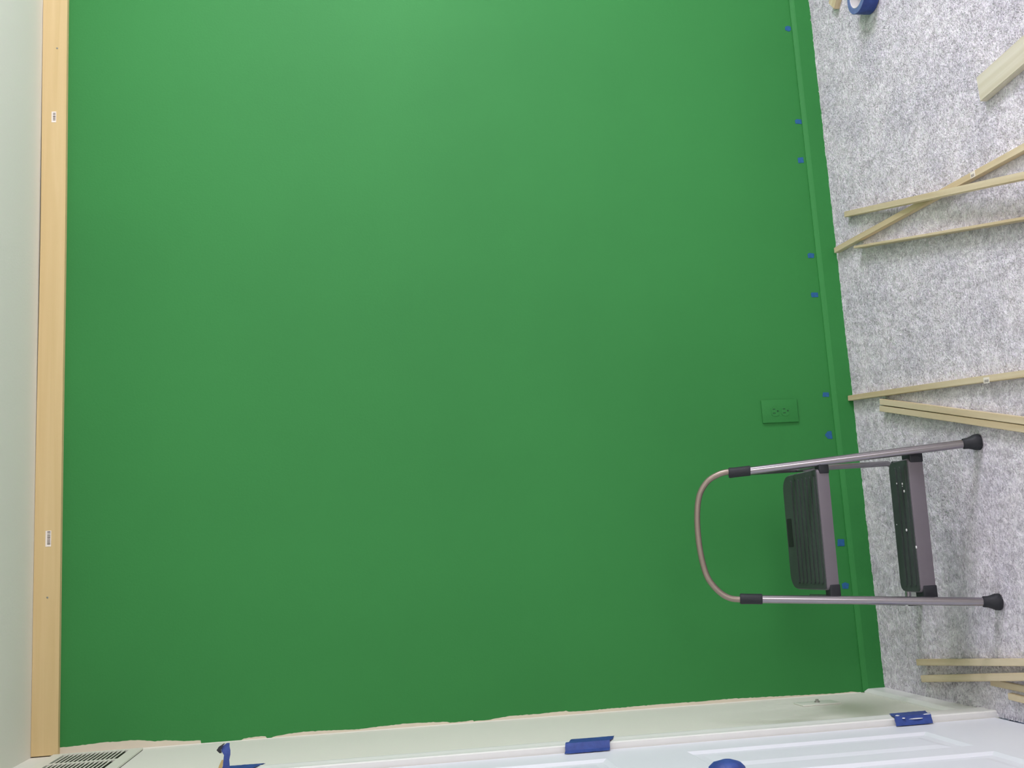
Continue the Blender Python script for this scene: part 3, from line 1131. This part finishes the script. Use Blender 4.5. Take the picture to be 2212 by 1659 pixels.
def tread(x0, x1, y0, y1, ztop, h, rb, rf, ribs, skew, slot=False):
    """moulded tread shell with a ribbed rubber pad"""
    def sk(x, y):
        t = (x - x0) / (x1 - x0)
        return (x, y + skew * (t - 0.5))
    bm = new_bm()
    base = [sk(*p) for p in rounded_rect(x0, x1, y0, y1, rf, rb)]
    cx, cy = (x0 + x1) / 2, (y0 + y1) / 2
    levels = [(1.0, ztop - h, 0), (1.0, ztop - 0.004, 0), (1.0, ztop - 0.001, 0.0012), (1.0, ztop, 0.0035)]
    rings = []
    for _, z, ins in levels:
        ring_ = []
        for (x, y) in base:
            dx, dy = cx - x, cy - y
            ring_.append(bm.verts.new((x + math.copysign(min(ins, abs(dx)), dx), y + math.copysign(min(ins, abs(dy)), dy), z)))
        rings.append(ring_)
    n = len(base)
    for p, q in zip(rings, rings[1:]):
        for k in range(n):
            bm.faces.new((p[k], p[(k + 1) % n], q[(k + 1) % n], q[k]))
    bm.faces.new(rings[-1])
    bm.faces.new(rings[0][::-1])
    shell = put(finish('tread', bm, 'tread_plastic', st, smooth=True))
    # ribbed pad: base sheet and raised ribs running along the tread
    bm = new_bm()
    pad = [sk(*p) for p in rounded_rect(x0 + 0.003, x1 - 0.003, y0 + 0.004, y1 - 0.002, max(rf - 0.004, 0.004), rb - 0.002)]
    prism(bm, pad, ztop - 0.0004, ztop + 0.0022)
    d = (y1 - y0)
    m0, m1 = 0.014, 0.016
    pitch = (d - m0 - m1) / ribs
    for k in range(ribs):
        ya = y0 + m0 + k * pitch
        yb = ya + pitch * 0.56
        yc = (ya + yb) / 2
        inset = 0.016 if yb < y1 - rb else 0.016 + (yb - (y1 - rb)) * 0.6
        pl = [sk(*p) for p in rounded_rect(x0 + inset, x1 - inset, ya, yb, (yb - ya) * 0.45, (yb - ya) * 0.45, 4)]
        if slot and k == ribs - 1:
            continue
        prism(bm, pl, ztop + 0.0020, ztop + 0.0050)
    padp = finish('ribbed_pad', bm, 'tread_rubber', shell, smooth=True)
    padp['label'] = 'dark ribbed rubber surface'
    if slot:
        bm = new_bm()
        pl = [sk(*p) for p in rounded_rect(cx - 0.040, cx + 0.036, y1 - 0.042, y1 - 0.010, 0.004, 0.004, 3)]
        prism(bm, pl, ztop + 0.0022, ztop + 0.0032)  # raised black patch, its colour stands for shade inside the hand-hold
        MAT.setdefault('slot_shade', mat('painted_recess_shade', lin(24, 28, 28), 0.7))
        g = finish('grip_slot_shade', bm, 'slot_shade', shell)
        g['label'] = 'black patch standing for the shaded grip recess at the back edge'
    return shell


up = tread(0.3300, 0.6350, -0.5690, -0.338, 0.386, 0.031, 0.040, 0.012, 8, -0.008, slot=True)
low = tread(0.3120, 0.6460, -0.6170, -0.515, 0.163, 0.039, 0.022, 0.012, 3, -0.009)
# paint drips on the lower tread
bm = new_bm()
for (x, y, r) in ((0.585, -0.589, 0.0030), (0.566, -0.594, 0.0034), (0.588, -0.560, 0.0022), (0.468, -0.583, 0.0038), (0.424, -0.6120, 0.0040),
                  (0.579, -0.588, 0.0018), (0.484, -0.535, 0.0016)):
    m = Matrix.Translation((x, y, 0.1682 if y > -0.603 else 0.163)) @ Matrix.Diagonal((r, r, r * 0.35, 1))
    bmesh.ops.create_icosphere(bm, subdivisions=2, radius=1, matrix=m)
pd = finish('paint_drips', bm, 'white_spot', low, smooth=True)
pd['kind'] = 'stuff'

# black brackets holding the treads to the rails
def bracket(side, z0, z1, y0, y1, xi):
    p = rail_pt(side, (z0 + z1) / 2)
    bm = new_bm()
    x_out = p.x
    x_out += -0.003 if side == 'r' else 0.003
    box(bm, min(x_out, xi), max(x_out, xi), y0, y1, z0, z1, bevel=0.004, seg=3)
    put(finish('tread_bracket', bm, 'rubber', st, smooth=True))['label'] = 'black plastic tread bracket'


bracket('r', 0.122, 0.158, -0.6235, -0.580, 0.636)
bracket('l', 0.121, 0.158, -0.6150, -0.572, 0.329)
bracket('r', 0.353, 0.380, -0.5750, -0.545, 0.622)
bracket('l', 0.352, 0.380, -0.5670, -0.535, 0.344)
for s, xi in (('r', 0.628), ('l', 0.336)):
    bm = new_bm()
    p = rail_pt(s, 0.37)
    q = Vector((p.x, -0.438, 0.368))
    xx = p.x + (-0.009 if s == 'r' else 0.009)
    tube(bm, [(xx, -0.560, 0.362), (xx, -0.50, 0.372), (xx, q.y, 0.380)], 0.0035, n=8)
    put(finish('link_bar', bm, 'tube', st, smooth=True))

print('built', len(bpy.data.objects))
